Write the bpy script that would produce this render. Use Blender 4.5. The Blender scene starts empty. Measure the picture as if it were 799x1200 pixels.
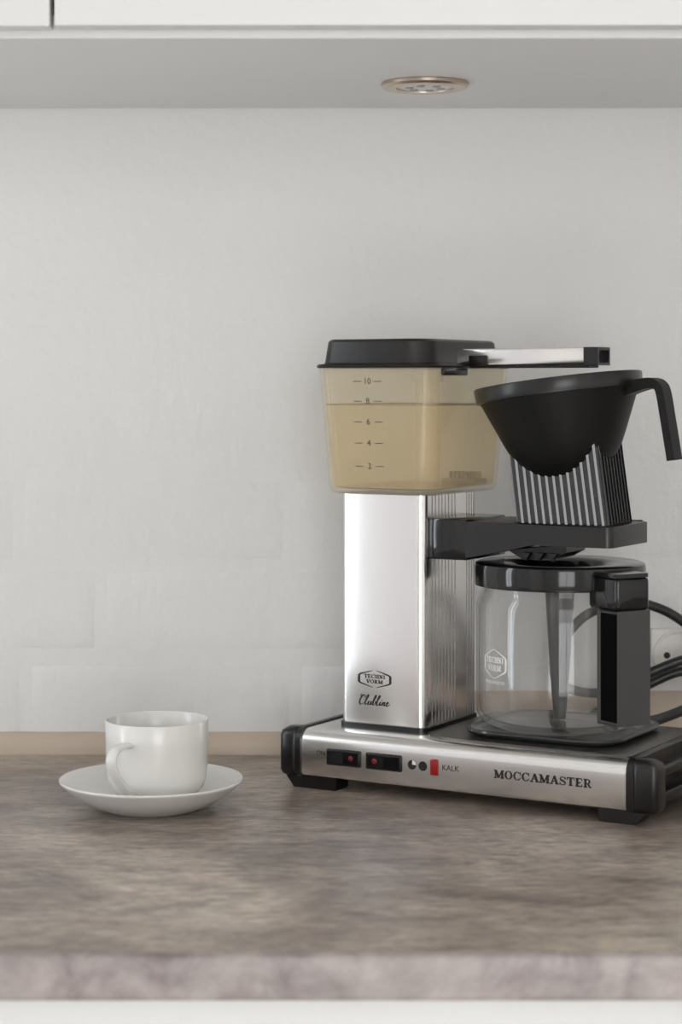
import bpy, bmesh, math, random
from mathutils import Vector, Matrix

random.seed(4)
sc = bpy.context.scene
COL = sc.collection
R = math.radians

# ------------------------------------------------------------------ camera
# world: X right, Y into the wall (wall plane y=0), Z up, worktop surface z=0
FPX = 2410.0                      # focal length in pixels of the 799x1200 frame
CAM = Vector((0.0, -1.756, 0.3146))
cd = bpy.data.cameras.new('camera')
cam = bpy.data.objects.new('camera', cd); COL.objects.link(cam)
cam.location = CAM
cam.rotation_euler = (R(90), 0, 0)
cd.sensor_fit = 'VERTICAL'
cd.sensor_height = 36.0
cd.lens = 36.0 * FPX / 1200.0
cd.shift_y = -150.0 / 1200.0
cd.clip_start = 0.05
cd.dof.use_dof = True
cd.dof.focus_distance = 1.56
cd.dof.aperture_fstop = 6.3
sc.camera = cam

# ------------------------------------------------------------------ light
vs = sc.view_settings
vs.view_transform = 'Standard'; vs.look = 'None'; vs.gamma = 1.0
vs.use_curve_mapping = False
vs.exposure = 0.10
sc.cycles.transparent_max_bounces = 40
sc.cycles.max_bounces = 14
sc.cycles.transmission_bounces = 14

w = bpy.data.worlds.new('world'); sc.world = w; w.use_nodes = True
bg = w.node_tree.nodes['Background']
bg.inputs[0].default_value = (0.88, 0.94, 1.0, 1); bg.inputs[1].default_value = 0.22

def area(name, loc, rot, sx, sy, power, color):
    l = bpy.data.lights.new(name, 'AREA'); l.shape = 'RECTANGLE'
    l.size = sx; l.size_y = sy; l.energy = power; l.color = color
    o = bpy.data.objects.new(name, l); COL.objects.link(o)
    o.location = loc; o.rotation_euler = rot
    return o
# daylight in unseen window openings of the room (two in the left wall, the curtained one added for the column's reflection, one behind the camera)
area('daylight_left', (-1.615, -.60, 0.5), (0, R(-90), 0), 1.5, .32, 11.5, (0.86, 0.93, 1.0))
area('column_fill_light', (-1.615, -1.40, 0.2), (0, R(-90), 0), 1.9, .9, 2.9, (1.0, 0.93, 0.935))  # added area light, brightens what the column front mirrors
area('daylight_behind', (0.35, -3.615, 0.425), (R(90), 0, 0), 1.3, 1.85, 36.0, (0.985, 0.99, 1.0))

# low sun added through the window behind the camera, its floor bounce brightening the cabinet underside
sl = bpy.data.lights.new('fill_sun', 'SUN'); sl.energy = 11.0; sl.angle = R(1.0); sl.color = (1.0, .99, .98)
so_ = bpy.data.objects.new('fill_sun', sl); COL.objects.link(so_); so_.rotation_euler = (R(48), 0, R(14))

# ------------------------------------------------------------------ materials
def srgb(r, g, b):
    f = lambda c: (c/12.92 if c <= .04045 else ((c+.055)/1.055)**2.4)
    return (f(r/255), f(g/255), f(b/255), 1)
def mat(name, col, rough=.5, metal=0.0, spec=.5, noise=None, bump=None, coat=0.0, aniso=0.0):
    m = bpy.data.materials.new(name); m.use_nodes = True
    nt = m.node_tree; p = nt.nodes['Principled BSDF']
    p.inputs['Base Color'].default_value = col
    p.inputs['Roughness'].default_value = rough
    p.inputs['Metallic'].default_value = metal
    p.inputs['Specular IOR Level'].default_value = spec
    p.inputs['Coat Weight'].default_value = coat
    if aniso:
        p.inputs['Anisotropic'].default_value = aniso
    tc = nt.nodes.new('ShaderNodeTexCoord')
    if noise:                        # (scale, amount) mottling of the colour
        n = nt.nodes.new('ShaderNodeTexNoise'); n.inputs['Scale'].default_value = noise[0]
        n.inputs['Detail'].default_value = 4
        nt.links.new(tc.outputs['Object'], n.inputs['Vector'])
        mx = nt.nodes.new('ShaderNodeMix'); mx.data_type = 'RGBA'
        mx.inputs[6].default_value = tuple(c*(1-noise[1]) for c in col[:3]) + (1,)
        mx.inputs[7].default_value = tuple(min(1, c*(1+noise[1])) for c in col[:3]) + (1,)
        nt.links.new(n.outputs['Fac'], mx.inputs[0])
        nt.links.new(mx.outputs[2], p.inputs['Base Color'])
    if bump:                         # (scale, strength, distance, stretch xyz)
        mp = nt.nodes.new('ShaderNodeMapping'); mp.inputs['Scale'].default_value = bump[3]
        nt.links.new(tc.outputs['Object'], mp.inputs['Vector'])
        n = nt.nodes.new('ShaderNodeTexNoise'); n.inputs['Scale'].default_value = bump[0]
        n.inputs['Detail'].default_value = 5
        nt.links.new(mp.outputs['Vector'], n.inputs['Vector'])
        b = nt.nodes.new('ShaderNodeBump'); b.inputs['Strength'].default_value = bump[1]
        b.inputs['Distance'].default_value = bump[2]
        nt.links.new(n.outputs['Fac'], b.inputs['Height'])
        nt.links.new(b.outputs['Normal'], p.inputs['Normal'])
    return m
def clear(name, tint, haze, haze_col, rough=.03, ior=1.45):
    """thin clear plastic / glass wall: transmits with a tint, mirrors by Fresnel, a little milky"""
    m = bpy.data.materials.new(name); m.use_nodes = True
    nt = m.node_tree; nt.nodes.clear()
    out = nt.nodes.new('ShaderNodeOutputMaterial')
    tr = nt.nodes.new('ShaderNodeBsdfTransparent'); tr.inputs[0].default_value = tint
    gl = nt.nodes.new('ShaderNodeBsdfGlossy'); gl.inputs['Roughness'].default_value = rough
    fr = nt.nodes.new('ShaderNodeFresnel'); fr.inputs[0].default_value = ior
    ge = nt.nodes.new('ShaderNodeNewGeometry'); mr = nt.nodes.new('ShaderNodeMapRange')   # same mirror strength on both faces of the wall
    mr.inputs['To Min'].default_value = ior; mr.inputs['To Max'].default_value = 1/ior
    nt.links.new(ge.outputs['Backfacing'], mr.inputs['Value']); nt.links.new(mr.outputs['Result'], fr.inputs[0])
    mx = nt.nodes.new('ShaderNodeMixShader')
    nt.links.new(fr.outputs[0], mx.inputs[0]); nt.links.new(tr.outputs[0], mx.inputs[1]); nt.links.new(gl.outputs[0], mx.inputs[2])
    if haze:
        di = nt.nodes.new('ShaderNodeBsdfDiffuse'); di.inputs[0].default_value = haze_col
        tl = nt.nodes.new('ShaderNodeBsdfTranslucent'); tl.inputs[0].default_value = haze_col
        m1 = nt.nodes.new('ShaderNodeMixShader'); m1.inputs[0].default_value = .35
        nt.links.new(di.outputs[0], m1.inputs[1]); nt.links.new(tl.outputs[0], m1.inputs[2])
        m2 = nt.nodes.new('ShaderNodeMixShader'); m2.inputs[0].default_value = haze
        nt.links.new(mx.outputs[0], m2.inputs[1]); nt.links.new(m1.outputs[0], m2.inputs[2])
        mx = m2
    nt.links.new(mx.outputs[0], out.inputs[0])
    return m

M = {}
M['wall'] = mat('painted_masonry', srgb(224, 223, 221), .75, bump=(80, .4, .004, (1.1, 1, .9)))
M['room'] = mat('room_paint', srgb(240, 239, 236), .8, noise=(3, .02))
M['floor'] = mat('room_floor', srgb(218, 216, 213), .5, noise=(6, .15))
M['cabinet'] = mat('white_lacquer', srgb(216, 216, 215), .4, noise=(4, .01))
M['inside_shade'] = mat('cabinet_inside_shade', srgb(60, 52, 46), .7, noise=(8, .1))  # dark tone painted for the unlit inside of the closed cabinet
M['strip'] = mat('beige_seal', srgb(190, 174, 157), .45, noise=(30, .04))
M['ceramic'] = mat('white_porcelain', srgb(228, 226, 222), .2, noise=(20, .01), coat=0)
M['black'] = mat('black_plastic', srgb(20, 18, 18), .3, noise=(90, .08))
M['black_gloss'] = mat('black_gloss_plastic', srgb(20, 20, 21), .1, noise=(60, .05))
M['grey_matte'] = mat('charcoal_plastic', srgb(66, 65, 64), .5, noise=(120, .06), bump=(900, .15, .0005, (1, 1, 1)))
M['basket'] = mat('basket_plastic', srgb(15, 15, 14), .5, spec=.25, noise=(120, .06), bump=(900, .1, .0005, (1, 1, 1)))
M['rib'] = mat('ribbed_plastic', srgb(22, 21, 20), .16, spec=.8, noise=(120, .06))
M['steel'] = mat('brushed_aluminium', (.80, .785, .77, 1), .23, 1.0, noise=(25, .03), bump=(40, .05, .0004, (.3, .3, 60)))
M['column'] = mat('polished_aluminium', (.84, .82, .81, 1), .2, 1.0, noise=(25, .02))
M['top_panel'] = mat('dark_panel', srgb(96, 93, 88), .28, .55, noise=(40, .05))
M['hot_plate'] = mat('enamel_hotplate', srgb(44, 43, 44), .16, noise=(60, .06))
M['ink'] = mat('black_ink', srgb(24, 22, 22), .5, noise=(200, .05))
M['white_ink'] = mat('white_ink', srgb(232, 230, 226), .5, noise=(200, .03))
M['red'] = mat('red_lens', srgb(150, 22, 24), .25, noise=(200, .1))
M['red_dim'] = mat('dark_red_dot', srgb(125, 24, 34), .3, noise=(200, .1))
M['nickel'] = mat('satin_nickel', (.55, .46, .38, 1), .32, 1.0, noise=(60, .05))
M['lens'] = mat('frosted_lens', srgb(208, 204, 200), .35, noise=(90, .05))
M['led'] = mat('led_chip', srgb(150, 146, 140), .4, noise=(90, .05))
M['cord'] = mat('rubber_cord', srgb(34, 34, 35), .42, noise=(80, .08))
M['socket'] = mat('socket_white', srgb(222, 218, 213), .35, noise=(20, .02))
M['hole'] = mat('socket_hole', srgb(26, 24, 23), .6, noise=(50, .05))
M['deep_black'] = mat('deep_black', srgb(6, 6, 6), .7, spec=.05, noise=(50, .05))
M['tank'] = clear('amber_clear_plastic', (.998, .989, .958, 1), .15, srgb(246, 231, 200), .05, 1.3)
M['water'] = clear('tank_water', (.98, .952, .89, 1), .15, srgb(236, 214, 168), .02, 1.15)
M['scale'] = mat('tank_dull_brown', srgb(140, 118, 82), .7, noise=(150, .2))  # dull brown of the painted meniscus line and the outlet valve
M['sediment'] = mat('lime_sediment', srgb(196, 172, 120), .7, noise=(150, .2))
M['glass'] = clear('carafe_glass', (.998, .997, .996, 1), .02, srgb(230, 226, 222), .012, 1.45)

def stone_material(name='brown_stone_laminate', cols=None, bscale=5.5):
    m = bpy.data.materials.new(name); m.use_nodes = True
    nt = m.node_tree; p = nt.nodes['Principled BSDF']; L = nt.links.new
    tc = nt.nodes.new('ShaderNodeTexCoord')
    def noise(scale, detail, rough, stretch, dist=0.0):
        mp = nt.nodes.new('ShaderNodeMapping'); mp.inputs['Scale'].default_value = stretch
        mp.inputs['Rotation'].default_value = (0, 0, R(-14))
        L(tc.outputs['Object'], mp.inputs['Vector'])
        n = nt.nodes.new('ShaderNodeTexNoise'); n.inputs['Scale'].default_value = scale
        n.inputs['Detail'].default_value = detail; n.inputs['Roughness'].default_value = rough
        n.inputs['Distortion'].default_value = dist
        L(mp.outputs['Vector'], n.inputs['Vector']); return n.outputs['Fac']
    def ramp(fac, stops):
        r = nt.nodes.new('ShaderNodeValToRGB'); e = r.color_ramp.elements
        while len(e) < len(stops): e.new(.5)
        for k, (pos, c) in enumerate(stops): e[k].position = pos; e[k].color = c
        L(fac, r.inputs[0]); return r.outputs[0]
    def mix(fac, a, b, mode='MIX'):
        x = nt.nodes.new('ShaderNodeMix'); x.data_type = 'RGBA'; x.blend_type = mode
        if isinstance(fac, float): x.inputs[0].default_value = fac
        else: L(fac, x.inputs[0])
        L(a, x.inputs[6]); L(b, x.inputs[7]); return x.outputs[2]
    big = ramp(noise(bscale, 6, .62, (1, 1, 1), .6), cols or [(.34, srgb(120, 107, 101)), (.5, srgb(158, 145, 134)), (.66, srgb(188, 175, 161))])
    mid = ramp(noise(26, 8, .68, (.65, 1.5, 1), .5), [(.34, (.5, .49, .49, 1)), (.5, (1, 1, 1, 1)), (.68, (1.35, 1.33, 1.3, 1))])
    fine = ramp(noise(120, 6, .7, (.6, 1.3, 1)), [(.36, (.55, .54, .54, 1)), (.52, (1, 1, 1, 1)), (.68, (1.35, 1.35, 1.35, 1))])
    c = mix(.35 if cols else .75, big, mid, 'MULTIPLY'); c = mix(.25 if cols else .8, c, fine, 'MULTIPLY')
    L(c, p.inputs['Base Color'])
    p.inputs['Roughness'].default_value = .36
    b = nt.nodes.new('ShaderNodeBump'); b.inputs['Strength'].default_value = .12; b.inputs['Distance'].default_value = .001
    L(noise(160, 5, .6, (1, 1, 1)), b.inputs['Height']); L(b.outputs['Normal'], p.inputs['Normal'])
    return m
M['stone'] = stone_material()
M['edge'] = stone_material('edge_laminate', [(.36, srgb(118, 106, 106)), (.5, srgb(150, 140, 138)), (.62, srgb(164, 154, 151))], 22)

# ------------------------------------------------------------------ mesh helpers
def link(name, me, m, parent=None, smooth=None):
    o = bpy.data.objects.new(name, me); COL.objects.link(o)
    if m is not None: me.materials.append(M[m] if isinstance(m, str) else m)
    if parent is not None: o.parent = parent
    if smooth:
        for p in me.polygons: p.use_smooth = True
        if smooth is not True: me.set_sharp_from_angle(angle=R(smooth))
    return o
def fin(name, bm, m, parent=None, smooth=None):
    bmesh.ops.recalc_face_normals(bm, faces=bm.faces)
    me = bpy.data.meshes.new(name); bm.to_mesh(me); bm.free()
    return link(name, me, m, parent, smooth)
def tag(o, label=None, cat=None, group=None, kind=None):
    if label: o['label'] = label
    if cat: o['category'] = cat
    if group: o['group'] = group
    if kind: o['kind'] = kind
    return o
def empty(name, loc, rz=0):
    o = bpy.data.objects.new(name, None); COL.objects.link(o)
    o.location = loc; o.rotation_euler = (0, 0, rz); o.empty_display_size = .02
    return o
def box(bm, x0, x1, y0, y1, z0, z1, bev=0.0, seg=3):
    r = bmesh.ops.create_cube(bm, size=1.0)
    vs_ = r['verts']
    for v in vs_:
        v.co = Vector(((x0+x1)/2 + v.co.x*(x1-x0), (y0+y1)/2 + v.co.y*(y1-y0), (z0+z1)/2 + v.co.z*(z1-z0)))
    if bev:
        es = list({e for v in vs_ for e in v.link_edges})
        bmesh.ops.bevel(bm, geom=es, offset=bev, segments=seg, profile=.5, affect='EDGES')
def prism(bm, poly, a0, a1, f):
    """polygon of 2D points swept from a0 to a1, f(p, a) gives the 3D point"""
    A = [bm.verts.new(f(p, a0)) for p in poly]; B = [bm.verts.new(f(p, a1)) for p in poly]
    n = len(poly)
    for i in range(n):
        bm.faces.new((A[i], A[(i+1) % n], B[(i+1) % n], B[i]))
    return bm.faces.new(A), bm.faces.new(B[::-1])
def rrect(x0, x1, y0, y1, r, seg=5):
    pts = []
    rr = r if isinstance(r, (list, tuple)) else (r,)*4       # corners: x1y1, x0y1, x0y0, x1y0
    for (cx, cy, a, q) in ((x1-rr[0], y1-rr[0], 0, rr[0]), (x0+rr[1], y1-rr[1], 90, rr[1]), (x0+rr[2], y0+rr[2], 180, rr[2]), (x1-rr[3], y0+rr[3], 270, rr[3])):
        for k in range(seg+1):
            t = R(a + 90*k/seg); pts.append((cx+q*math.cos(t), cy+q*math.sin(t)))
    return pts
def loft(bm, rings, cap0=True, cap1=True):
    V = [[bm.verts.new(p) for p in r] for r in rings]; n = len(V[0])
    for a, b in zip(V, V[1:]):
        for i in range(n): bm.faces.new((a[i], a[(i+1) % n], b[(i+1) % n], b[i]))
    if cap0: bm.faces.new(V[0][::-1])
    if cap1: bm.faces.new(V[-1])
    return V
def lathe(bm, prof, cx=0, cy=0, n=64):
    rings = []
    for r, z in prof:
        if r < 1e-6: rings.append([bm.verts.new((cx, cy, z))])
        else: rings.append([bm.verts.new((cx+r*math.cos(2*math.pi*i/n), cy+r*math.sin(2*math.pi*i/n), z)) for i in range(n)])
    for a, b in zip(rings, rings[1:]):
        for i in range(n):
            j = (i+1) % n
            if len(a) == 1 and len(b) == 1: continue
            if len(a) == 1: bm.faces.new((a[0], b[j], b[i]))
            elif len(b) == 1: bm.faces.new((a[i], a[j], b[0]))
            else: bm.faces.new((a[i], a[j], b[j], b[i]))
def catmull(P, n=8):
    P = [Vector(p) for p in P]; out = []
    for i in range(len(P)-1):
        p0 = P[max(i-1, 0)]; p1 = P[i]; p2 = P[i+1]; p3 = P[min(i+2, len(P)-1)]
        for k in range(n):
            t = k/n
            out.append(.5*((2*p1) + (p2-p0)*t + (2*p0-5*p1+4*p2-p3)*t*t + (3*p1-p0-3*p2+p3)*t**3))
    out.append(P[-1]); return out
def sweep(bm, path, sect, up=(0, 0, 1), cap=True):
    """sect(k, u) -> list of 2D points (side, up') at path index k"""
    rings = []; up = Vector(up)
    for k, p in enumerate(path):
        d = (path[min(k+1, len(path)-1)] - path[max(k-1, 0)]).normalized()
        s = d.cross(up)
        if s.length < 1e-5: s = d.cross(Vector((1, 0, 0)))
        s.normalize(); v = s.cross(d).normalized()
        rings.append([p + s*a + v*b for a, b in sect(k, k/(len(path)-1))])
    loft(bm, rings, cap, cap)
def circ(r, n=12): return [(r*math.cos(2*math.pi*i/n), r*math.sin(2*math.pi*i/n)) for i in range(n)]

# ------------------------------------------------------------------ lettering (drawn strokes, no font files)
def stroke(segs, pts, wd):
    """polyline with a width per point -> quads in 2D"""
    n = len(pts); wd = wd if isinstance(wd, (list, tuple)) else [wd]*n
    Lf, Rt = [], []
    for i in range(n):
        a = Vector(pts[max(i-1, 0)][:2]); b = Vector(pts[min(i+1, n-1)][:2]); d = b-a
        d = d.normalized() if d.length > 1e-9 else Vector((1, 0)); nn = Vector((-d.y, d.x))
        p = Vector(pts[i][:2]); Lf.append(p+nn*wd[i]/2); Rt.append(p-nn*wd[i]/2)
    for i in range(n-1): segs.append([Lf[i], Lf[i+1], Rt[i+1], Rt[i]])
def ring_arc(segs, cx, cy, rx, ry, ix, iy, a0, a1, n=20):
    for k in range(n):
        s, t = R(a0+(a1-a0)*k/n), R(a0+(a1-a0)*(k+1)/n)
        segs.append([Vector((cx+rx*math.cos(s), cy+ry*math.sin(s))), Vector((cx+rx*math.cos(t), cy+ry*math.sin(t))),
                     Vector((cx+ix*math.cos(t), cy+iy*math.sin(t))), Vector((cx+ix*math.cos(s), cy+iy*math.sin(s)))])
TK, TN, SF = .29, .15, .14
def slab(s, x, y, wdt): stroke(s, [(x-wdt/2, y), (x+wdt/2, y)], SF)
def letter(ch):
    s = []
    st = lambda *p, w=TK: stroke(s, list(p), w)
    if ch == 'M':
        st((.2, 0), (.2, 1), w=TN); st((.2, 1), (.62, .06), w=TK); st((.62, .06), (1.02, 1), w=TN); st((1.05, 0), (1.05, 1), w=TK)
        slab(s, .2, .05, .4); slab(s, 1.05, .05, .46); slab(s, .14, .95, .28); slab(s, 1.14, .95, .3); wd = 1.32
    elif ch == 'O': ring_arc(s, .52, .5, .5, .53, .25, .43, 0, 360, 28); wd = 1.1
    elif ch == 'C':
        ring_arc(s, .52, .5, .5, .53, .25, .43, 42, 318, 24); st((.92, .62), (.92, 1.0), w=.1); stroke(s, [(.86, .2), (.95, .34)], .1); wd = 1.06
    elif ch == 'A':
        st((.2, .02), (.56, 1), w=TN); st((.9, .02), (.54, 1), w=TK); stroke(s, [(.32, .35), (.8, .35)], .1)
        slab(s, .2, .05, .4); slab(s, .9, .05, .44); wd = 1.14
    elif ch == 'S':
        P = [(.74, .74), (.62, .92), (.42, .97), (.2, .88), (.16, .7), (.32, .57), (.58, .46), (.76, .3), (.68, .1), (.44, .03), (.22, .09), (.12, .28)]
        Q = catmull([(a, b, 0) for a, b in P], 4); n = len(Q)
        stroke(s, [(q.x, q.y) for q in Q], [.1+.15*math.exp(-((i/(n-1)-.5)/.2)**2) for i in range(n)])
        st((.78, .68), (.78, 1.0), w=.09); st((.1, .0), (.1, .32), w=.09); wd = .92
    elif ch == 'T':
        st((.5, 0), (.5, 1)); slab(s, .5, .05, .46); slab(s, .5, .95, .94); st((.08, .66), (.08, 1), w=.09); st((.92, .66), (.92, 1), w=.09); wd = 1.02
    elif ch == 'E':
        st((.28, 0), (.28, 1)); stroke(s, [(.06, .95), (.86, .95)], SF); stroke(s, [(.06, .05), (.88, .05)], SF); stroke(s, [(.3, .5), (.62, .5)], SF)
        st((.84, .68), (.84, 1), w=.09); st((.86, 0), (.86, .32), w=.09); st((.62, .36), (.62, .64), w=.08); wd = 1.0
    elif ch == 'R':
        st((.28, 0), (.28, 1)); slab(s, .28, .05, .46); stroke(s, [(.06, .95), (.6, .95)], SF); stroke(s, [(.3, .5), (.6, .5)], .09)
        ring_arc(s, .58, .725, .3, .275, .07, .18, -90, 90, 10); st((.56, .5), (.8, .06), w=.2); stroke(s, [(.74, .05), (1.0, .05)], SF); wd = 1.06
    elif ch == 'H':
        st((.26, 0), (.26, 1)); st((.84, 0), (.84, 1)); stroke(s, [(.2, .5), (.9, .5)], .1)
        for x in (.26, .84): slab(s, x, .05, .44); slab(s, x, .95, .44)
        wd = 1.1
    elif ch == 'N':
        st((.24, 0), (.24, 1), w=TN); st((.22, .98), (.86, .04), w=TK); st((.86, 0), (.86, 1), w=TN); slab(s, .24, .05, .4); slab(s, .86, .95, .4); slab(s, .16, .95, .3); wd = 1.1
    elif ch == 'I': st((.3, 0), (.3, 1)); slab(s, .3, .05, .46); slab(s, .3, .95, .46); wd = .6
    elif ch == 'V':
        st((.2, .98), (.54, .02), w=TK); st((.88, .98), (.56, .02), w=TN); slab(s, .22, .95, .44); slab(s, .88, .95, .4); wd = 1.08
    else: wd = .5
    return s, wd
def serif_word(word, cx, cy, width, height):
    q = []; x = 0
    for ch in word:
        s, wd = letter(ch); q += [[Vector((p.x+x, p.y)) for p in quad] for quad in s]; x += wd
    x = max(x, 1e-6)
    return [[Vector((cx+(p.x/x-.5)*width, cy+(p.y-.5)*height)) for p in quad] for quad in q]
def decal(name, quads, m, parent, f):
    """quads in 2D (u, v) -> flat print laid on a surface by f(u, v)"""
    me = bpy.data.meshes.new(name); vs_, fs = [], []
    for q in quads:
        b = len(vs_); vs_ += [f(p.x, p.y) for p in q]; fs.append(tuple(range(b, b+len(q))))
    me.from_pydata([tuple(v) for v in vs_], [], fs); me.update()
    return link(name, me, m, parent)
def plain_text(txt, size, cx, cy, squeeze=1.0):
    c = bpy.data.curves.new('t', 'FONT'); c.body = txt; c.size = 1; c.align_x = 'CENTER'; c.align_y = 'CENTER'; c.resolution_u = 3
    o = bpy.data.objects.new('t', c); COL.objects.link(o)
    me = bpy.data.meshes.new_from_object(o.evaluated_get(bpy.context.evaluated_depsgraph_get()))
    q = [[Vector((cx+me.vertices[i].co.x*size*squeeze, cy+me.vertices[i].co.y*size)) for i in p.vertices] for p in me.polygons]
    bpy.data.objects.remove(o); bpy.data.curves.remove(c); bpy.data.meshes.remove(me)
    return q
def disc2(cx, cy, r, a0=0, a1=360, n=24):
    q = []
    for k in range(n):
        s, t = R(a0+(a1-a0)*k/n), R(a0+(a1-a0)*(k+1)/n)
        q.append([Vector((cx, cy)), Vector((cx+r*math.cos(s), cy+r*math.sin(s))), Vector((cx+r*math.cos(t), cy+r*math.sin(t)))])
    return q
def hexagon_badge(cx, cy, w_, h_, t):
    """two facing brackets: heavy upright sides that thin out towards the middle of top and bottom"""
    q = []
    for s in (-1, 1):
        P = [(cx+s*w_*.06, cy+h_*.5), (cx+s*w_*.43, cy+h_*.27), (cx+s*w_*.48, cy+h_*.2), (cx+s*w_*.48, cy-h_*.2), (cx+s*w_*.43, cy-h_*.27), (cx+s*w_*.06, cy-h_*.5)]
        stroke(q, P, [t*.2, t*.6, t, t, t*.6, t*.2])
    return q

# ------------------------------------------------------------------ the room
def struct(name, bm, m, smooth=None): return tag(fin(name, bm, m, None, smooth), kind='structure')
RX0, RX1, RY, RZ0, RZ1 = -1.6, 1.8, -3.6, -0.9, 1.6
bm = bmesh.new(); box(bm, RX0, RX1, 0, .1, RZ0, RZ1); wall_back = struct('wall_back', bm, 'wall')
bm = bmesh.new(); box(bm, RX0, RX1, RY, 0, RZ0-.1, RZ0); struct('floor', bm, 'floor')
bm = bmesh.new(); box(bm, RX0, RX1, RY, 0, RZ1, RZ1+.1); struct('ceiling', bm, 'room')
bm = bmesh.new(); box(bm, RX1, RX1+.1, RY, 0, RZ0, RZ1); struct('wall_right', bm, 'room')
def wall_with_hole(name, along, plane, a0, a1, h0, h1, z0, z1):
    bm = bmesh.new()
    for (p, q, s, t) in ((a0, h0, RZ0, RZ1), (h1, a1, RZ0, RZ1), (h0, h1, RZ0, z0), (h0, h1, z1, RZ1)):
        if along == 'y': box(bm, plane-.1, plane, p, q, s, t)
        else: box(bm, p, q, plane-.1, plane, s, t)
    struct(name, bm, 'room')
bm = bmesh.new()
for (p, q, s_, t) in ((RY, -1.85, RZ0, RZ1), (-.95, -.76, RZ0, RZ1), (-.44, 0, RZ0, RZ1), (-1.85, -.95, RZ0, -.75), (-1.85, -.95, 1.15, RZ1), (-.76, -.44, RZ0, -.25), (-.76, -.44, 1.25, RZ1)):
    box(bm, RX0-.1, RX0, p, q, s_, t)
struct('wall_left', bm, 'room')
wall_with_hole('wall_front', 'x', RY, RX0, RX1, -.3, 1.0, -.5, 1.35)
def window(name, along, plane, h0, h1, z0, z1):
    bm = bmesh.new(); t = .035; mid = (h0+h1)/2
    for (p, q, s, u) in ((h0, h0+t, z0, z1), (h1-t, h1, z0, z1), (mid-t/2, mid+t/2, z0, z1), (h0, h1, z0, z0+t), (h0, h1, z1-t, z1)):
        if along == 'y': box(bm, plane-.012, plane+.012, p, q, s, u, .003, 1)
        else: box(bm, p, q, plane-.012, plane+.012, s, u, .003, 1)
    struct(name, bm, 'cabinet')
window('window_1', 'y', RX0, -.76, -.44, -.25, 1.25)
window('added_window', 'y', RX0, -1.85, -.95, -.75, 1.15)  # unseen frame added around the column's fill light
window('window_2', 'x', RY, -.3, 1.0, -.5, 1.35)

# painted bricks, their joints half filled by the paint (courses fade out upwards)
def brick_mesh(L, h, proud):
    bm = bmesh.new(); e = .005
    a = [(-L/2, 0, -h/2), (L/2, 0, -h/2), (L/2, 0, h/2), (-L/2, 0, h/2)]
    b = [(-L/2+e*.6, -proud*.75, -h/2+e*.6), (L/2-e*.6, -proud*.75, -h/2+e*.6), (L/2-e*.6, -proud*.75, h/2-e*.6), (-L/2+e*.6, -proud*.75, h/2-e*.6)]
    c = [(-L/2+e*1.8, -proud, -h/2+e*1.8), (L/2-e*1.8, -proud, -h/2+e*1.8), (L/2-e*1.8, -proud, h/2-e*1.8), (-L/2+e*1.8, -proud, h/2-e*1.8)]
    loft(bm, [a, b, c], False, True)
    bmesh.ops.recalc_face_normals(bm, faces=bm.faces)
    me = bpy.data.meshes.new('brick'); bm.to_mesh(me); bm.free()
    me.materials.append(M['wall'])
    for p in me.polygons: p.use_smooth = True
    return me
for zc, h, proud, x0 in ((.0375, .073, .0013, -.269), (.1215, .065, .0011, -.205), (.198, .065, .0007, -.275), (.275, .065, .0004, -.195)):
    me = brick_mesh(.219, h, proud)
    for k in range(-1, 4):
        o = bpy.data.objects.new('brick', me); COL.objects.link(o); o.parent = wall_back
        o.location = (x0+.115+.23*k, 0, zc + random.uniform(-.0008, .0008)); o.rotation_euler = (0, R(random.uniform(-.25, .25)), 0)

# sealing strip between worktop and wall, taller beige upstand behind the machine
def strip(name, x0, x1, h, d):
    bm = bmesh.new()
    P = [(0, 0), (-d, 0), (-d, h*.35), (-d*.86, h*.62), (-d*.5, h*.9), (-d*.2, h), (0, h)]
    prism(bm, P, x0, x1, lambda p, a: (a, p[0], p[1])); return struct(name, bm, 'strip', 40)
strip('trim_1', -.46, .105, .018, .012)
strip('trim_2', .105, 1.2, .053, .012)

# ------------------------------------------------------------------ worktop and base cabinet
bm = bmesh.new()
prism(bm, rrect(-.6185, -.0005, -.0265, 0, (.0005, .0025, .0025, .0005), 4), -.46, 1.2, lambda p, a: (a, p[0], p[1]))
wt = fin('worktop', bm, 'stone', None, 40)
tag(wt, 'brown grey stone-look laminate worktop with mottled front edge', 'worktop')
bm = bmesh.new()
P = [(-.6150, .0001), (-.6172, -.0003), (-.6190, -.0012), (-.6200, -.0030), (-.6200, -.0240), (-.6192, -.0258), (-.6180, -.0266), (-.6180, -.0022), (-.6168, -.0012), (-.6150, -.0006)]
prism(bm, P, -.4602, 1.2, lambda p, a: (a, p[0], p[1])); tag(fin('edge_band', bm, 'edge', wt, 40), 'greyer mottled front edge band')
bc = tag(empty('base_cabinet', (0, -.3, RZ0)), 'white base cabinet with flat doors below the stone-look worktop', 'cabinet')
def child_box(name, m, par, *a, off=(0, 0, 0), bev=0, smooth=None):
    bm = bmesh.new(); box(bm, *a, bev)
    for v in bm.verts: v.co -= Vector(off)
    return fin(name, bm, m, par, smooth)
BO = (0, -.3, RZ0)
child_box('body', 'cabinet', bc, -.458, 1.2, -.585, -.001, RZ0+.1, -.0270, off=BO)
child_box('plinth', 'cabinet', bc, -.458, 1.2, -.53, -.05, RZ0, RZ0+.099, off=BO)
for x0, x1 in ((-.458, -.24), (-.24, .42), (.42, 1.2)):
    child_box('door', 'cabinet', bc, x0, x1-.003, -.606, -.586, RZ0+.105, -.0275, off=BO, bev=.0015)

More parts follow.
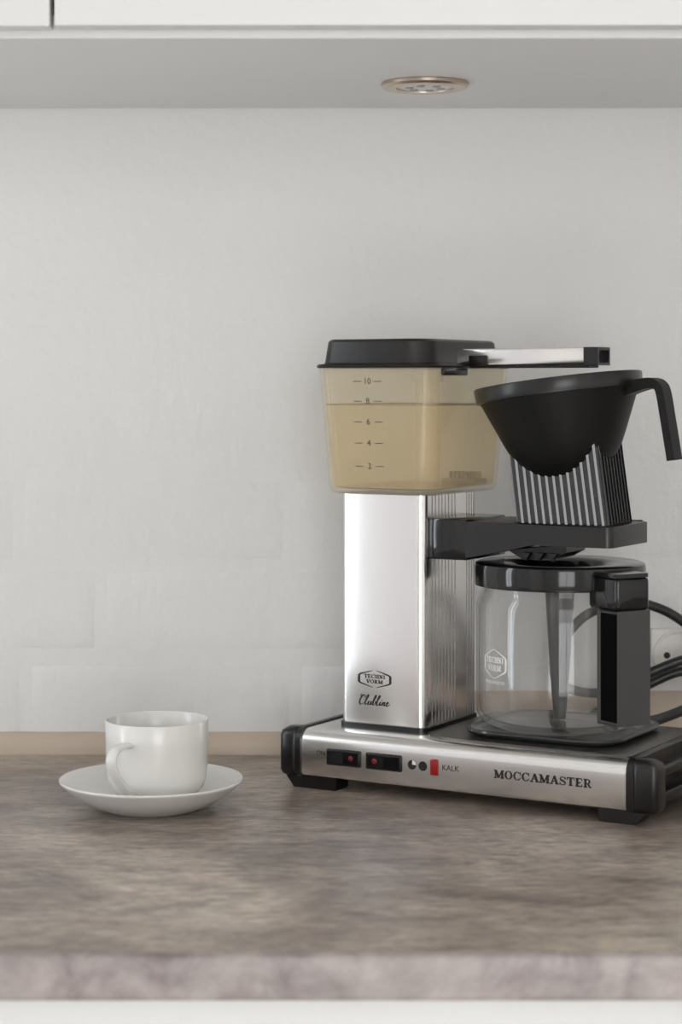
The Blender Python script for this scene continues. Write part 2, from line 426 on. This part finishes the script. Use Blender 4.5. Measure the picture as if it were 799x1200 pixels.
# ------------------------------------------------------------------ wall cabinet and its light
WO = (0, -.17, .55)
wc = tag(empty('wall_cabinet', WO), 'white wall cabinet with flat doors above the painted brick wall', 'cabinet')
bm = bmesh.new(); YF = -.355
box(bm, -.46, .9, YF, -.001, .55, .566, .0008, 1)
box(bm, -.46, .9, YF, -.001, 1.284, 1.3); box(bm, -.46, .9, -.012, -.001, .567, 1.283)
box(bm, -.46, -.444, YF, -.013, .567, 1.283); box(bm, .884, .9, YF, -.013, .567, 1.283)
for v in bm.verts: v.co -= Vector(WO)
fin('body', bm, 'cabinet', wc)
child_box('inside_shade_sheet', 'inside_shade', wc, -.44, .88, YF+.03, -.014, .567, .569, off=WO)  # dark sheet on the cabinet floor, stands in for the shade inside
for x0, x1, dz in ((-.46, -.1958, -.0006), (-.1928, .41, 0), (.413, .9, 0)):
    child_box('door', 'cabinet', wc, x0, x1, YF-.0185, YF-.0005, .5557+dz, 1.298, off=WO, bev=.0012)

cl = tag(empty('cabinet_light', (.0657, -.149, .55)), 'round satin nickel puck light recessed under the wall cabinet', 'light')
bm = bmesh.new(); lathe(bm, [(.022, 0), (.0335, 0), (.0341, -.0008), (.0341, -.003), (.0325, -.0046), (.0225, -.0046), (.0222, -.003), (.022, 0)])
fin('ring', bm, 'nickel', cl, 35)
bm = bmesh.new(); lathe(bm, [(0, -.0008), (.0221, -.0008), (.0221, -.0034), (.02, -.0040), (0, -.0044)]); fin('lens', bm, 'lens', cl, 35)
for k in range(6):
    a = R(60*k+12); bm = bmesh.new(); lathe(bm, [(0, -.0052), (.003, -.005), (.0035, -.004)], .0125*math.cos(a), .0125*math.sin(a), 16); fin('led', bm, 'led', cl, 40)

# ------------------------------------------------------------------ saucer and cup
SX, SY = -.1407, -.2293
sa = tag(empty('saucer', (SX, SY, 0)), 'round white porcelain saucer under the cup on the worktop', 'saucer')
bm = bmesh.new()
lathe(bm, [(0, .004), (.030, .0038), (.0305, .0002), (.0345, .0), (.0358, .0010), (.047, .0048), (.059, .0125), (.0668, .0196), (.0680, .0208), (.0683, .0217), (.0677, .0224), (.0666, .0221),
           (.058, .0168), (.047, .0105), (.036, .0072), (.0285, .0068), (.0278, .0062), (0, .0062)], 0, 0, 96)
fin('dish', bm, 'ceramic', sa, 60)
cup = tag(empty('coffee_cup', (-.1366, -.2293, .0064)), 'white porcelain coffee cup standing on the saucer', 'cup')
bm = bmesh.new()
lathe(bm, [(0, .0022), (.021, .002), (.0215, .0), (.0245, .0), (.0255, .0022), (.0305, .0052), (.0345, .0102), (.0367, .0172), (.0376, .028), (.0380, .045), (.0381, .0588),
           (.0375, .0596), (.0368, .0588), (.0362, .045), (.0356, .028), (.0344, .018), (.030, .010), (.022, .0065), (0, .0055)], 0, 0, 96)
fin('bowl', bm, 'ceramic', cup, 60)
a = R(-90-27); d = Vector((math.cos(a), math.sin(a), 0))
def hp(r, z): return d*r + Vector((0, 0, z))
path = catmull([hp(.0365, .0455), hp(.046, .0462), hp(.0565, .0445), (hp(.0615, .038)), hp(.0575, .029), hp(.048, .019), hp(.039, .0115), hp(.0345, .0095)], 5)
bm = bmesh.new(); sweep(bm, path, lambda k, u: [(.0042*math.cos(t)*(1-.25*math.sin(u*math.pi)), .0021*math.sin(t)) for t in [2*math.pi*i/14 for i in range(14)]], up=(-d.y, d.x, 0))
# section axes: 'side' lies in the handle plane here, so swap to keep the strap flat across it
bm.free(); bm = bmesh.new()
sweep(bm, path, lambda k, u: [(.0021*math.cos(t), .0046*math.sin(t)) for t in [2*math.pi*i/14 for i in range(14)]], up=(-d.y, d.x, 0))
fin('handle', bm, 'ceramic', cup, True)

# ------------------------------------------------------------------ coffee maker (own frame: x to the right along the front, y to the back)
YAW = R(-30)
MO = Vector((-.02086, -.15982, 0))
cm = tag(empty('coffee_maker', MO, YAW), 'brushed aluminium and black filter coffee maker with amber water tank', 'coffee maker')
inv = Matrix.Translation(MO) @ Matrix.Rotation(YAW, 4, 'Z'); inv.invert()
def wl(x, y, z): return inv @ Vector((x, y, z))                 # world -> machine frame
DB = .150
def base_prof(o):
    P = [(0-o+.004, .009-o*.5), (0-o+.001, .0105-o*.5), (0-o, .0135)]
    for k in range(9):
        t = R(180-90*k/8); P.append((.0105-o+.0105*math.cos(t)+0, .0355+o+.0105*math.sin(t)))
    P += [(DB-.003+o, .046+o), (DB+o, .043+o), (DB+o, .012-o), (DB-.003+o, .009-o*.5)]
    return P
bm = bmesh.new(); prism(bm, base_prof(0), -.013, .260, lambda p, a: (a, p[0], p[1])); base = fin('base', bm, 'steel', cm, 30)
def end_cap(x_in, s, out):
    """thin flange over the cut end, rounded bumpers front and back, two rails between them"""
    bm = bmesh.new()
    ring = lambda x, o: [(x, p[0], p[1]) for p in base_prof(o)]
    loft(bm, [ring(x_in-s*.001, .0012), ring(x_in+s*.0035, .0012), ring(x_in+s*.0045, .0004)])
    o = fin('end_cap', bm, 'black', cm, 35)
    for (y0, y1, e) in ((-.0014, .019, (.003, .003, .005, .005)), (DB-.019, DB+.0014, (.005, .005, .003, .003))):
        bm = bmesh.new()
        xa, xb = sorted((x_in+s*.003, x_in+s*out))
        for k, (z, q) in enumerate(((.0085, .004), (.0100, .0012), (.0130, 0), (.0400, 0), (.0440, .0012), (.0466, .0050))):
            r_ = [(p[0], p[1], z) for p in rrect(xa+(q if s < 0 else 0), xb-(q if s > 0 else 0), y0+q, y1-q, .0042, 4)]
            if k == 0: rings = []
            rings.append(r_)
        loft(bm, rings); fin('bumper', bm, 'black', o, 40)
    for (za, zb, d_) in ((.0120, .0205, out*.80), (.0300, .0365, out*.62)):
        bm = bmesh.new(); xa, xb = sorted((x_in+s*.003, x_in+s*d_)); box(bm, xa, xb, .0185, DB-.0185, za, zb, .0012, 2); fin('rail', bm, 'black', o, 30)
    return o
end_cap(-.013, -1, .0185); end_cap(.260, 1, .0225)
for x0, x1, sl in ((-.0235, .0185, -1), (.236, .2705, 1)):
    for y0, y1 in ((.002, .022), (DB-.024, DB-.004)):
        bm = bmesh.new()
        a0, a1 = (x0-.006, x1) if sl < 0 else (x0, x1+.006)
        P = [(a0, .0125), (a1, .0125), (x1 if sl > 0 else x1-.001, .0), (x0+.004 if sl < 0 else x0, .0)]
        if sl > 0: P = [(a0, .0125), (a1, .0125), (x1-.006, 0), (x0+.001, 0)]
        prism(bm, P, y0, y1, lambda p, a: (p[0], a, p[1])); fin('foot', bm, 'black', cm)
# dark top panel on the right of the base
bm = bmesh.new()
P = [(.084, .030), (.090, .0215), (.102, .0165), (.125, .0135), (.256, .0095), (.258, .012), (.258, DB-.006), (.255, DB-.004), (.084, DB-.004)]
prism(bm, P, .0455, .0472, lambda p, a: (p[0], p[1], a)); fin('top_panel', bm, 'top_panel', cm, 30)
# hot plate
hx, hy = .1745, .0815
def octo(r, z, q=.44):
    o = []; h = r
    for (cx, cy, a) in ((1, 1, 0), (-1, 1, 90), (-1, -1, 180), (1, -1, 270)):
        for k in range(7):
            t = R(a+90*k/6); o.append((hx+cx*(h-h*q)+h*q*math.cos(t), hy+cy*(h-h*q)*.93+h*q*math.sin(t)*.95, z))
    return o
bm = bmesh.new(); loft(bm, [*[octo(r*1.05, z) for r, z in ((.0550, .0470), (.0562, .0474), (.0570, .0485), (.0585, .0490), (.0602, .0500), (.0608, .0515), (.0602, .0530), (.0590, .0535), (.0565, .0525), (.0545, .0522))]])
fin('hot_plate', bm, 'hot_plate', cm, 40)
# column with fluted right side
CX0, CX1, CY0, CY1, CZ0, CZ1 = .0073, .0805, .030, .120, .0495, .2285
def column_poly():
    P = []
    r = .0075
    for k in range(7): t = R(180+90*k/6); P.append((CX0+.004+.004*math.cos(t), CY0+.004+.004*math.sin(t)))
    for k in range(9): t = R(270+90*k/8); P.append((CX1-r+r*math.cos(t), CY0+r+r*math.sin(t)))
    y = CY0+.0115
    gro = [CY0+.0135+.0056*k for k in range(8)] + [CY0+.0735+.0042*k for k in range(4)]
    for g in gro:
        P += [(CX1, g-.0010), (CX1-.0012, g-.0009), (CX1-.0012, g+.0009), (CX1, g+.0010)]
    P += [(CX1, CY1-.003), (CX1-.003, CY1), (CX0+.003, CY1), (CX0, CY1-.003)]
    return P
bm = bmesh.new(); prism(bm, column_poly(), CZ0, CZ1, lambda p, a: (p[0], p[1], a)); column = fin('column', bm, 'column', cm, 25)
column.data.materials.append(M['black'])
for p_ in column.data.polygons:                                  # groove floors coloured black, painting in the dark of the flutes
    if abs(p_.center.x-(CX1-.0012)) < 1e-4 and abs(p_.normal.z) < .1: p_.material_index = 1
bm = bmesh.new(); prism(bm, rrect(CX0-.0016, CX1+.0016, CY0-.0016, CY1+.0016, (.004, .004, .005, .0085)), .0458, .0496, lambda p, a: (p[0], p[1], a)); fin('gasket', bm, 'black', cm, 30)
# printed marks on the column
fy = CY0-.00012
fcol = lambda u, v: (u, fy, v)
zL = .0845
q = hexagon_badge(.0370, zL, .0290, .0132, .0021)
q += serif_word('TECHNI', .0370, zL+.0020, .0190, .0029) + serif_word('VORM', .0370, zL-.0020, .0150, .0029)
decal('emblem', q, 'ink', column, fcol)
def clubline(cx, cy, W):
    s = []
    S = [
     [(1.2, 2.0), (1.35, 2.5), (1.0, 2.75), (.5, 2.5), (.15, 1.6), (.1, .7), (.45, .1), (.95, .15), (1.5, .7)],
     [(1.5, .7), (2.0, 1.7), (2.25, 2.6), (2.1, 2.9), (1.85, 2.3), (1.7, 1.0), (1.75, .2), (2.0, .1), (2.4, .6)],
     [(2.4, .6), (2.6, 1.15), (2.5, .5), (2.6, .1), (2.95, .25), (3.3, 1.15), (3.2, .5), (3.3, .1), (3.6, .4)],
     [(3.6, .4), (4.05, 1.6), (4.35, 2.6), (4.2, 2.9), (3.95, 2.2), (3.8, 1.0), (3.9, .15), (4.3, .2), (4.5, .8), (4.3, 1.1), (4.7, .9)],
     [(4.7, .9), (5.1, 1.7), (5.4, 2.6), (5.25, 2.9), (5.0, 2.2), (4.85, 1.0), (4.9, .2), (5.2, .1), (5.6, .6)],
     [(5.6, .6), (5.8, 1.15), (5.7, .5), (5.8, .1), (6.15, .4)], [(5.95, 1.6), (6.05, 1.75)],
     [(6.15, .4), (6.45, 1.15), (6.35, .1)], [(6.35, .1), (6.6, .8), (6.95, 1.15), (6.95, .6), (7.0, .1), (7.4, .4)],
     [(7.4, .4), (7.75, .7), (8.0, 1.05), (7.8, 1.2), (7.55, .8), (7.6, .2), (7.95, .1), (8.5, .7)],
     [(.1, 2.35), (.0, 2.75), (.35, 2.95)]]
    for P in S:
        Q = catmull([(a+.22*b, b, 0) for a, b in P], 5)
        w_ = []
        for i in range(len(Q)):
            d_ = Q[min(i+1, len(Q)-1)]-Q[max(i-1, 0)]
            w_.append(.40 if d_.y < -.02 else .2)
        stroke(s, [(p.x, p.y) for p in Q], w_)
    k = W/8.8
    return [[Vector((cx+(p.x-4.4)*k, cy+(p.y-1.2)*k*.85)) for p in qq] for qq in s]
decal('script_lettering', clubline(.0370, .0672, .0285), 'ink', column, fcol)
# switches, lamp, printing on the base front
ffy = -.00012
fbase = lambda u, v: (u, ffy, v)
for x0, x1, dot in ((.0115, .0418, .0335), (.0463, .0774, .0543)):
    bm = bmesh.new(); box(bm, x0, x1, -.0016, .004, .0205, .0332, .0012, 3); sw = fin('switch', bm, 'black', cm, 30)
    bm = bmesh.new(); xm = (x0+x1)/2; up = 1 if dot > xm else -1
    P = [(x0+.002, -.0016), (x1-.002, -.0016), (x1-.002, -.0034 if up < 0 else -.0017), (xm, -.0018), (x0+.002, -.0034 if up > 0 else -.0017)]
    prism(bm, P, .0222, .0315, lambda p, a: (p[0], p[1], a)); fin('rocker', bm, 'black_gloss', sw)
    bm = bmesh.new(); r_ = bmesh.ops.create_uvsphere(bm, u_segments=16, v_segments=8, radius=.0022)
    for v in bm.verts: v.co = Vector((dot+v.co.x, -.0018+v.co.y*.35, .0270+v.co.z))
    tag(fin('indicator_dot', bm, 'red_dim', sw, True), 'dark red indicator dot')
bm = bmesh.new(); box(bm, .1018, .1082, -.0014, .004, .0208, .0330, .0008, 2); tag(fin('warning_lamp', bm, 'red', cm, 30), 'small red rectangular warning lamp')
decal('timer_symbol', disc2(.0860, .0270, .0036, 90, 360), 'ink', cm, fbase)
decal('timer_symbol_quarter', disc2(.0862, .0272, .0031, 0, 90, 8), 'white_ink', cm, fbase)
decal('dot_symbol', disc2(.0952, .0268, .0036), 'ink', cm, fbase)
decal('lettering', plain_text('ON', .0052, .0060, .0285), 'ink', cm, fbase)
decal('lettering', plain_text('KALK', .0058, .1185, .0272, 1.0), 'ink', cm, fbase)
decal('lettering', serif_word('MOCCAMASTER', .1935, .0268, .078, .0060), 'ink', cm, fbase)

# water tank
def tank_ring(t, z, ins=0):
    b = (.0005, .0935, .0155, .140); u = (-.0060, .0990, .0095, .149)
    x0, x1, y0, y1 = [b[i]+(u[i]-b[i])*t for i in range(4)]
    return [(p[0], p[1], z) for p in rrect(x0+ins, x1-ins, y0+ins, y1-ins, (.012, .012, .012, .016), 6)]
ZB, ZT = .2290, .3275
tz = lambda z: (z-ZB)/(ZT-ZB)
bm = bmesh.new()
loft(bm, [tank_ring(0, ZB, .004), tank_ring(.01, ZB+.001, .0012), tank_ring(.03, ZB+.003), tank_ring(1, ZT), tank_ring(1, ZT, .002), tank_ring(.04, ZB+.005, .002), tank_ring(.03, ZB+.004, .006)], True, True)
tank = fin('water_tank', bm, 'tank', cm, 30)
WZ = .2985
bm = bmesh.new(); loft(bm, [tank_ring(tz(ZB+.0055), ZB+.0055, .0028), tank_ring(tz(WZ), WZ, .0028)]); water = fin('water', bm, 'water', tank, 30)
bm = bmesh.new()
loft(bm, [tank_ring(tz(WZ-.0006), WZ-.0006, .0021), tank_ring(tz(WZ+.0006), WZ+.0006, .0021), tank_ring(tz(WZ+.0006), WZ+.0006, .0027), tank_ring(tz(WZ-.0006), WZ-.0006, .0027), tank_ring(tz(WZ-.0006), WZ-.0006, .0021)], False, False)
fin('meniscus_line', bm, 'scale', tank)  # brown ring painted as the dark meniscus line of the water
bm = bmesh.new(); loft(bm, [tank_ring(.03, ZB+.0042, .007), tank_ring(.03, ZB+.0052, .0035)]); fin('sediment', bm, 'sediment', tank, 30)
# riser tube, float and outlet inside the tank
bm = bmesh.new(); lathe(bm, [(.0095, ZB+.006), (.0095, ZT-.012), (.0125, ZT-.010), (.0125, ZT+.002)], .060, .075, 24); fin('riser_tube', bm, 'tank', tank, 40)
bm = bmesh.new(); lathe(bm, [(.0045, ZB+.006), (.0045, ZT+.004)], .060, .075, 20); fin('inner_tube', bm, 'tank', tank, 40)
bm = bmesh.new(); box(bm, .055, .086, .108, .130, ZB+.006, ZB+.0095, .001, 2); ob = fin('outlet_valve', bm, 'scale', tank, 30)
for k in range(7):
    bm = bmesh.new(); box(bm, .060+.0035*k, .0612+.0035*k, .112, .127, ZB+.0096, ZB+.0150); fin('fin', bm, 'scale', ob)
# scale marks printed on the tank front
s_l = (.0065/(ZT-ZB)); s_y = (.0060/(ZT-ZB))
def ftank(u, v): return (u, .0155-s_y*(v-ZB)-.00015, v)
for txt, zz in (('10', .3166), ('8', .3013), ('6', .2853), ('4', .2689), ('2', .2510)):
    qn = plain_text(txt, .0066, .0415, zz)
    stroke(qn, [(.0290, zz), (.0360, zz)], .0005); stroke(qn, [(.0470, zz), (.0540, zz)], .0005)
    decal('scale_mark', qn, 'ink', tank, ftank)
# tank lid
LR = (.009, .009, .010, .022)
def lr(x0, x1, y0, y1, z, r=.012): return [(p[0], p[1], z) for p in rrect(x0, x1, y0, y1, r, 6)]
bm = bmesh.new()
loft(bm, [lr(-.0075, .1003, .0080, .1505, .3270, .013), lr(-.0080, .1008, .0075, .1510, .3285, .013), lr(-.0070, .1000, .0085, .1500, .3300, .013), lr(-.0040, .0900, .0150, .1490, .3305, LR), lr(-.0036, .0895, .0155, .1485, .3320, LR),
          lr(-.0018, .0875, .0175, .1465, .3475, LR), lr(-.0006, .0863, .0187, .1453, .3490, LR), lr(.0014, .0843, .0207, .1433, .3496, (.008, .008, .008, .018))])
fin('tank_lid', bm, 'black', cm, 30)
# steel outlet arm over the filter
AY0, AY1, AZ0, AZ1 = .069, .091, .3292, .3420
bm = bmesh.new(); box(bm, .080, .1985, AY0, AY1, AZ0, AZ1, .0012, 2); arm = fin('outlet_arm', bm, 'column', cm, 30)
bm = bmesh.new()
A_ = [(AY0-.0006, AZ0-.0004), (AY1+.0006, AZ0-.0004), (AY1+.0006, AZ1+.0006), (AY0-.0006, AZ1+.0006)]
I_ = [(AY0+.0016, AZ0+.0018), (AY1-.0016, AZ0+.0018), (AY1-.0016, AZ1-.0016), (AY0+.0016, AZ1-.0016)]
loft(bm, [[(.1965, *p) for p in A_], [(.2085, *p) for p in A_], [(.2085, *p) for p in I_], [(.2035, *p) for p in I_]]); fin('arm_end_cap', bm, 'black', arm)
bm = bmesh.new(); box(bm, .0995, .116, AY0-.0012, AY1+.0012, AZ0-.0008, AZ1-.0050, .0012, 2); fin('arm_collar', bm, 'black', arm, 30)
bm = bmesh.new(); box(bm, .100, .2000, AY0+.001, AY1-.001, AZ0-.0022, AZ0-.0002, .0006, 1); fin('arm_gutter', bm, 'black', arm, 30)
bm = bmesh.new(); box(bm, .0990, .1025, .022, .062, .3212, .3268, .001, 2); fin('lid_catch', bm, 'black', cm, 30)
# filter holder: bracket on the column and the tray
bm = bmesh.new(); box(bm, .0795, .1130, .0385, .108, .1795, .2110, .0015, 2); fin('bracket', bm, 'black_gloss', cm, 30)
bm = bmesh.new()
prism(bm, [(.1132, .1815), (.150, .1895), (.168, .1935), (.2325, .1935), (.2325, .2093), (.1132, .2093)], .0355, .112, lambda p, a: (p[0], a, p[1]))
es = [e for e in bm.edges if abs(e.verts[0].co.x-.2325) < 1e-6 and abs(e.verts[1].co.x-.2325) < 1e-6 and abs(e.verts[0].co.y-e.verts[1].co.y) < 1e-6]
bmesh.ops.bevel(bm, geom=es, offset=.006, segments=5, profile=.5, affect='EDGES')
es = [e for e in bm.edges if e.verts[0].co.z > .2092 and e.verts[1].co.z > .2092]
bmesh.ops.bevel(bm, geom=es, offset=.0008, segments=2, profile=.5, affect='EDGES')
bm.faces.ensure_lookup_table()
tf = max(bm.faces, key=lambda f_: (round(f_.calc_center_median().z, 4), f_.calc_area()))
bmesh.ops.delete(bm, geom=[tf], context='FACES_ONLY')
rim = [e for e in bm.edges if e.is_boundary]
hole = [(.1475, .0405), (.2195, .0405), (.2195, .1065), (.1475, .1065)]
ht = [bm.verts.new((x, y, .2093)) for x, y in hole]; hbm = [bm.verts.new((x, y, .1999)) for x, y in hole]
for k in range(4): bm.faces.new((ht[k], ht[(k+1) % 4], hbm[(k+1) % 4], hbm[k]))
bm.faces.new(hbm)
he = [e for e in bm.edges if e.verts[0] in ht and e.verts[1] in ht]
bmesh.ops.triangle_fill(bm, use_beauty=True, use_dissolve=False, edges=rim+he)
tray = fin('filter_tray', bm, 'black', cm, 30)
bm = bmesh.new(); prism(bm, [(.138, .1870), (.186, .1930), (.186, .1870), (.176, .1818), (.150, .1802)], .060, .096, lambda p, a: (p[0], a, p[1])); ds = fin('drip_stop', bm, 'black', cm, 25)
for k in range(3):
    bm = bmesh.new(); prism(bm, [(.150+.011*k, .1860), (.158+.011*k, .1860), (.154+.011*k, .1800)], .056, .060, lambda p, a: (p[0], a, p[1])); fin('lever', bm, 'black', ds)

# power cord: leaves the back of the base, loops behind the carafe
def cp(px, py, Y):
    t = Y - CAM.y; return wl((px-399.5)/FPX*t, Y, CAM.z-(py-450)/FPX*t)
P = [Vector((.200, DB-.004, .022)), Vector((.205, DB+.012, .020)), cp(745, 853, -.145), cp(775, 842, -.12), cp(805, 830, -.10), cp(850, 806, -.075), cp(880, 785, -.06), cp(862, 762, -.05), cp(830, 766, -.045),
     cp(795, 775, -.045), cp(755, 791, -.045), cp(700, 812, -.05), cp(655, 800, -.055), cp(652, 765, -.06), cp(685, 722, -.06), cp(735, 706, -.055), cp(775, 714, -.05), cp(810, 736, -.045),
     cp(850, 770, -.04), cp(862, 800, -.035), cp(830, 790, -.032), cp(797, 787, -.030), cp(758, 803, -.030), cp(715, 826, -.028), cp(690, 842, -.028), cp(650, 866, -.032), cp(600, 879, -.034), cp(560, 881, -.034)]
path = catmull(P, 8)
bm = bmesh.new(); sweep(bm, path, lambda k, u: circ(.0041, 10)); fin('power_cord', bm, 'cord', cm, True)

# ------------------------------------------------------------------ filter basket, tilted on its tray
TILT = R(-7.5)
fb = tag(empty('filter_basket', cm.matrix_world @ Vector((0, 0, 0))), 'black plastic filter basket with ribbed foot and hook handle', 'filter basket')
fb.matrix_world = Matrix.Translation(MO) @ Matrix.Rotation(YAW, 4, 'Z') @ Matrix.Translation((.188, .0725, .2053)) @ Matrix.Rotation(TILT, 4, 'Y')
HX, HY = .0355, .0255
def rib_block():
    """tapering foot with vertical ribs all round"""
    pts = []
    def side(a, b, n):
        a, b = Vector(a), Vector(b); d_ = (b-a); L = d_.length; d_.normalize(); nn = Vector((d_.y, -d_.x))
        pitch = L/n
        for k in range(n):
            for (t, o) in ((.0, 0), (.60, .0), (.63, .0015), (.66, .0015), (.95, .0005), (.97, .0)):
                p = a + d_*(pitch*(k+t)) + nn*o; pts.append((p.x, p.y))
    side((-HX, -HY), (HX, -HY), 12); side((HX, -HY), (HX, HY), 9); side((HX, HY), (-HX, HY), 12); side((-HX, HY), (-HX, -HY), 9)
    return pts
RP = rib_block()
bm = bmesh.new()
loft(bm, [[(x, y, -.0005) for x, y in RP], [(x*.985, y*.985, .075) for x, y in RP]]); fin('foot', bm, 'rib', fb)
bm = bmesh.new()
ZR = .102
cone = [(0, .034), (.012, .0345), (.021, .037), (.029, .0425), (.0365, .0505), (.0425, .0595), (.0465, .068), (.0606, .1012), (.0596, .1012), (.045, .068), (.028, .046), (.0, .038)]
lathe(bm, cone, 0, 0, 80); fin('cone', bm, 'basket', fb, 40)
bm = bmesh.new(); lathe(bm, [(.0602, .1010), (.0632, .1013), (.0638, .1028), (.0645, .1118), (.0640, .1126), (.0628, .1122), (.0602, .1010)], 0, 0, 80); fin('rim', bm, 'black', fb, 40)
# hook handle pointing right
bm = bmesh.new()
path = catmull([Vector((.055, 0, .0985)), Vector((.066, 0, .1005)), Vector((.0765, 0, .1010)), Vector((.0820, 0, .0982)), Vector((.0840, 0, .0920)), Vector((.0848, 0, .075)), Vector((.0856, 0, .055)), Vector((.0860, 0, .042))], 5)
sweep(bm, path, lambda k, u: [(-.0085, -.0050+.002*min(1, u*2)), (.0085, -.0050+.002*min(1, u*2)), (.0085, .0050-.002*min(1, u*2)), (-.0085, .0050-.002*min(1, u*2))], up=(0, 0, 1) if False else (.0001, 0, 1))
fin('handle', bm, 'basket', fb, 40)

# ------------------------------------------------------------------ carafe
cw = Matrix.Translation(MO) @ Matrix.Rotation(YAW, 4, 'Z') @ Vector((.1712, .0815, .0523))
cf = tag(empty('coffee_carafe', cw), 'round glass coffee carafe with black lid and handle on the hot plate', 'carafe')
GR = .0640
bm = bmesh.new()
lathe(bm, [(0, .0006), (.046, .0002), (.055, .0012), (.0608, .0048), (.0634, .0105), (GR, .018), (GR, .094), (.0618, .101), (.0585, .106), (.0585, .110), (.0570, .110), (.0570, .105), (.0585, .0995), (GR-.0018, .093), (GR-.0018, .019), (.0612, .0125), (.0585, .0085), (.052, .0056), (.040, .0045), (0, .0042)], 0, 0, 96)
gb = fin('glass_body', bm, 'glass', cf, 50)
bm = bmesh.new()
lathe(bm, [(.0575, .108), (.0640, .108), (.0654, .1085), (.0657, .110), (.0657, .1225), (.0650, .1250), (.0625, .1260), (.045, .1256), (.0375, .1248), (.0350, .1235), (.0300, .1175), (.012, .1165), (0, .1165)], 0, 0, 96)
lid = fin('lid', bm, 'black_gloss', cf, 35)
bm = bmesh.new(); lathe(bm, [(.0118, .1165), (.0106, .090), (.0080, .050), (.0052, .0105), (.0048, .0055), (.0035, .0050), (.004, .0105), (.0065, .05), (.009, .09), (.0095, .1165)], 0, 0, 32)
fin('mixing_tube', bm, 'black', lid, 40)
# handle: bar hanging from the lid ring, pointing to the room
ha = R(-60)
hm = Matrix.Rotation(ha, 4, 'Z')
def hb(bm): 
    for v in bm.verts: v.co = hm @ v.co
HWD = .0152
bm = bmesh.new(); box(bm, .0560, .0912, -HWD, HWD, .0965, .1205, .003, 3); hb(bm); top = fin('handle_bracket', bm, 'black_gloss', cf, 30)
bm = bmesh.new(); prism(bm, [(.052, -HWD), (.0890, -HWD), (.0908, -HWD+.002), (.0908, HWD-.002), (.0890, HWD), (.052, HWD)], .1206, .1236, lambda p, a: (p[0], p[1], a)); hb(bm); fin('handle_cover', bm, 'black_gloss', lid, 30)
bm = bmesh.new()
X0, X1, Z0, Z1 = .0672, .0912, .0125, .0965
box(bm, X0, X1, -HWD, HWD, Z0, Z1)
bm.faces.ensure_lookup_table()
side = [f_ for f_ in bm.faces if abs(f_.normal.y) > .9]
r_ = bmesh.ops.inset_individual(bm, faces=side, thickness=.0018, depth=0)
for f_ in side:
    sgn = 1 if f_.calc_center_median().y > 0 else -1
    bmesh.ops.translate(bm, verts=list(f_.verts), vec=(-.0004, -sgn*.0022, 0))
hb(bm); handle = fin('handle', bm, 'grey_matte', cf)
for s in (-1, 1):
    bm = bmesh.new(); box(bm, X0+.0022, X1-.0026, s*.0128-.0006, s*.0122+.0006, Z0+.0024, Z1-.0024); hb(bm); tag(fin('slot_shade', bm, 'deep_black', handle), 'black sheet painted as the dark hollow of the handle side')  # black sheet stands in for the darkness of the hollow slot
# printed badge on the glass
ba = R(-146)
def fglass(u, v): a_ = ba + u/GR; return ((GR+.00015)*math.cos(a_), (GR+.00015)*math.sin(a_), v)
zb = .052
q = hexagon_badge(0, zb, .026, .021, .0018)
stroke(q, [(-.0016, zb+.0105), (.0016, zb+.0105)], .0004); stroke(q, [(-.0016, zb-.0105), (.0016, zb-.0105)], .0004)
q += serif_word('TECHNI', 0, zb+.0030, .0205, .0042) + serif_word('VORM', 0, zb-.0030, .0155, .0042)
q += plain_text('MOCCAMASTER', .0032, 0, zb-.0140, 1.0)
decal('emblem', q, 'white_ink', gb, fglass)

# ------------------------------------------------------------------ wall socket
so = tag(empty('power_socket', (.2866, -.0015, .0838)), 'small white wall socket above the beige upstand behind the carafe', 'socket')
bm = bmesh.new(); prism(bm, rrect(-.0226, .0226, -.0225, .0225, .002), 0, -.0055, lambda p, a: (p[0], a, p[1])); fin('plate', bm, 'socket', so, 30)
bm = bmesh.new()
prof = [(.0215, -.0055), (.0212, -.0072), (.0200, -.0075), (.0192, -.0072), (.0188, -.0056), (0, -.0056)]
lathe(bm, prof, 0, 0, 40)
for v in bm.verts: v.co = Vector((v.co.x, v.co.z, v.co.y))
well = fin('socket_well', bm, 'socket', so, 40)
for s in (-1, 1):
    bm = bmesh.new(); lathe(bm, [(0, -.0060), (.0028, -.0060), (.0028, -.0050)], s*.0095, 0, 16)
    for v in bm.verts: v.co = Vector((v.co.x, v.co.z, v.co.y))
    fin('pin_hole', bm, 'hole', well, 40)
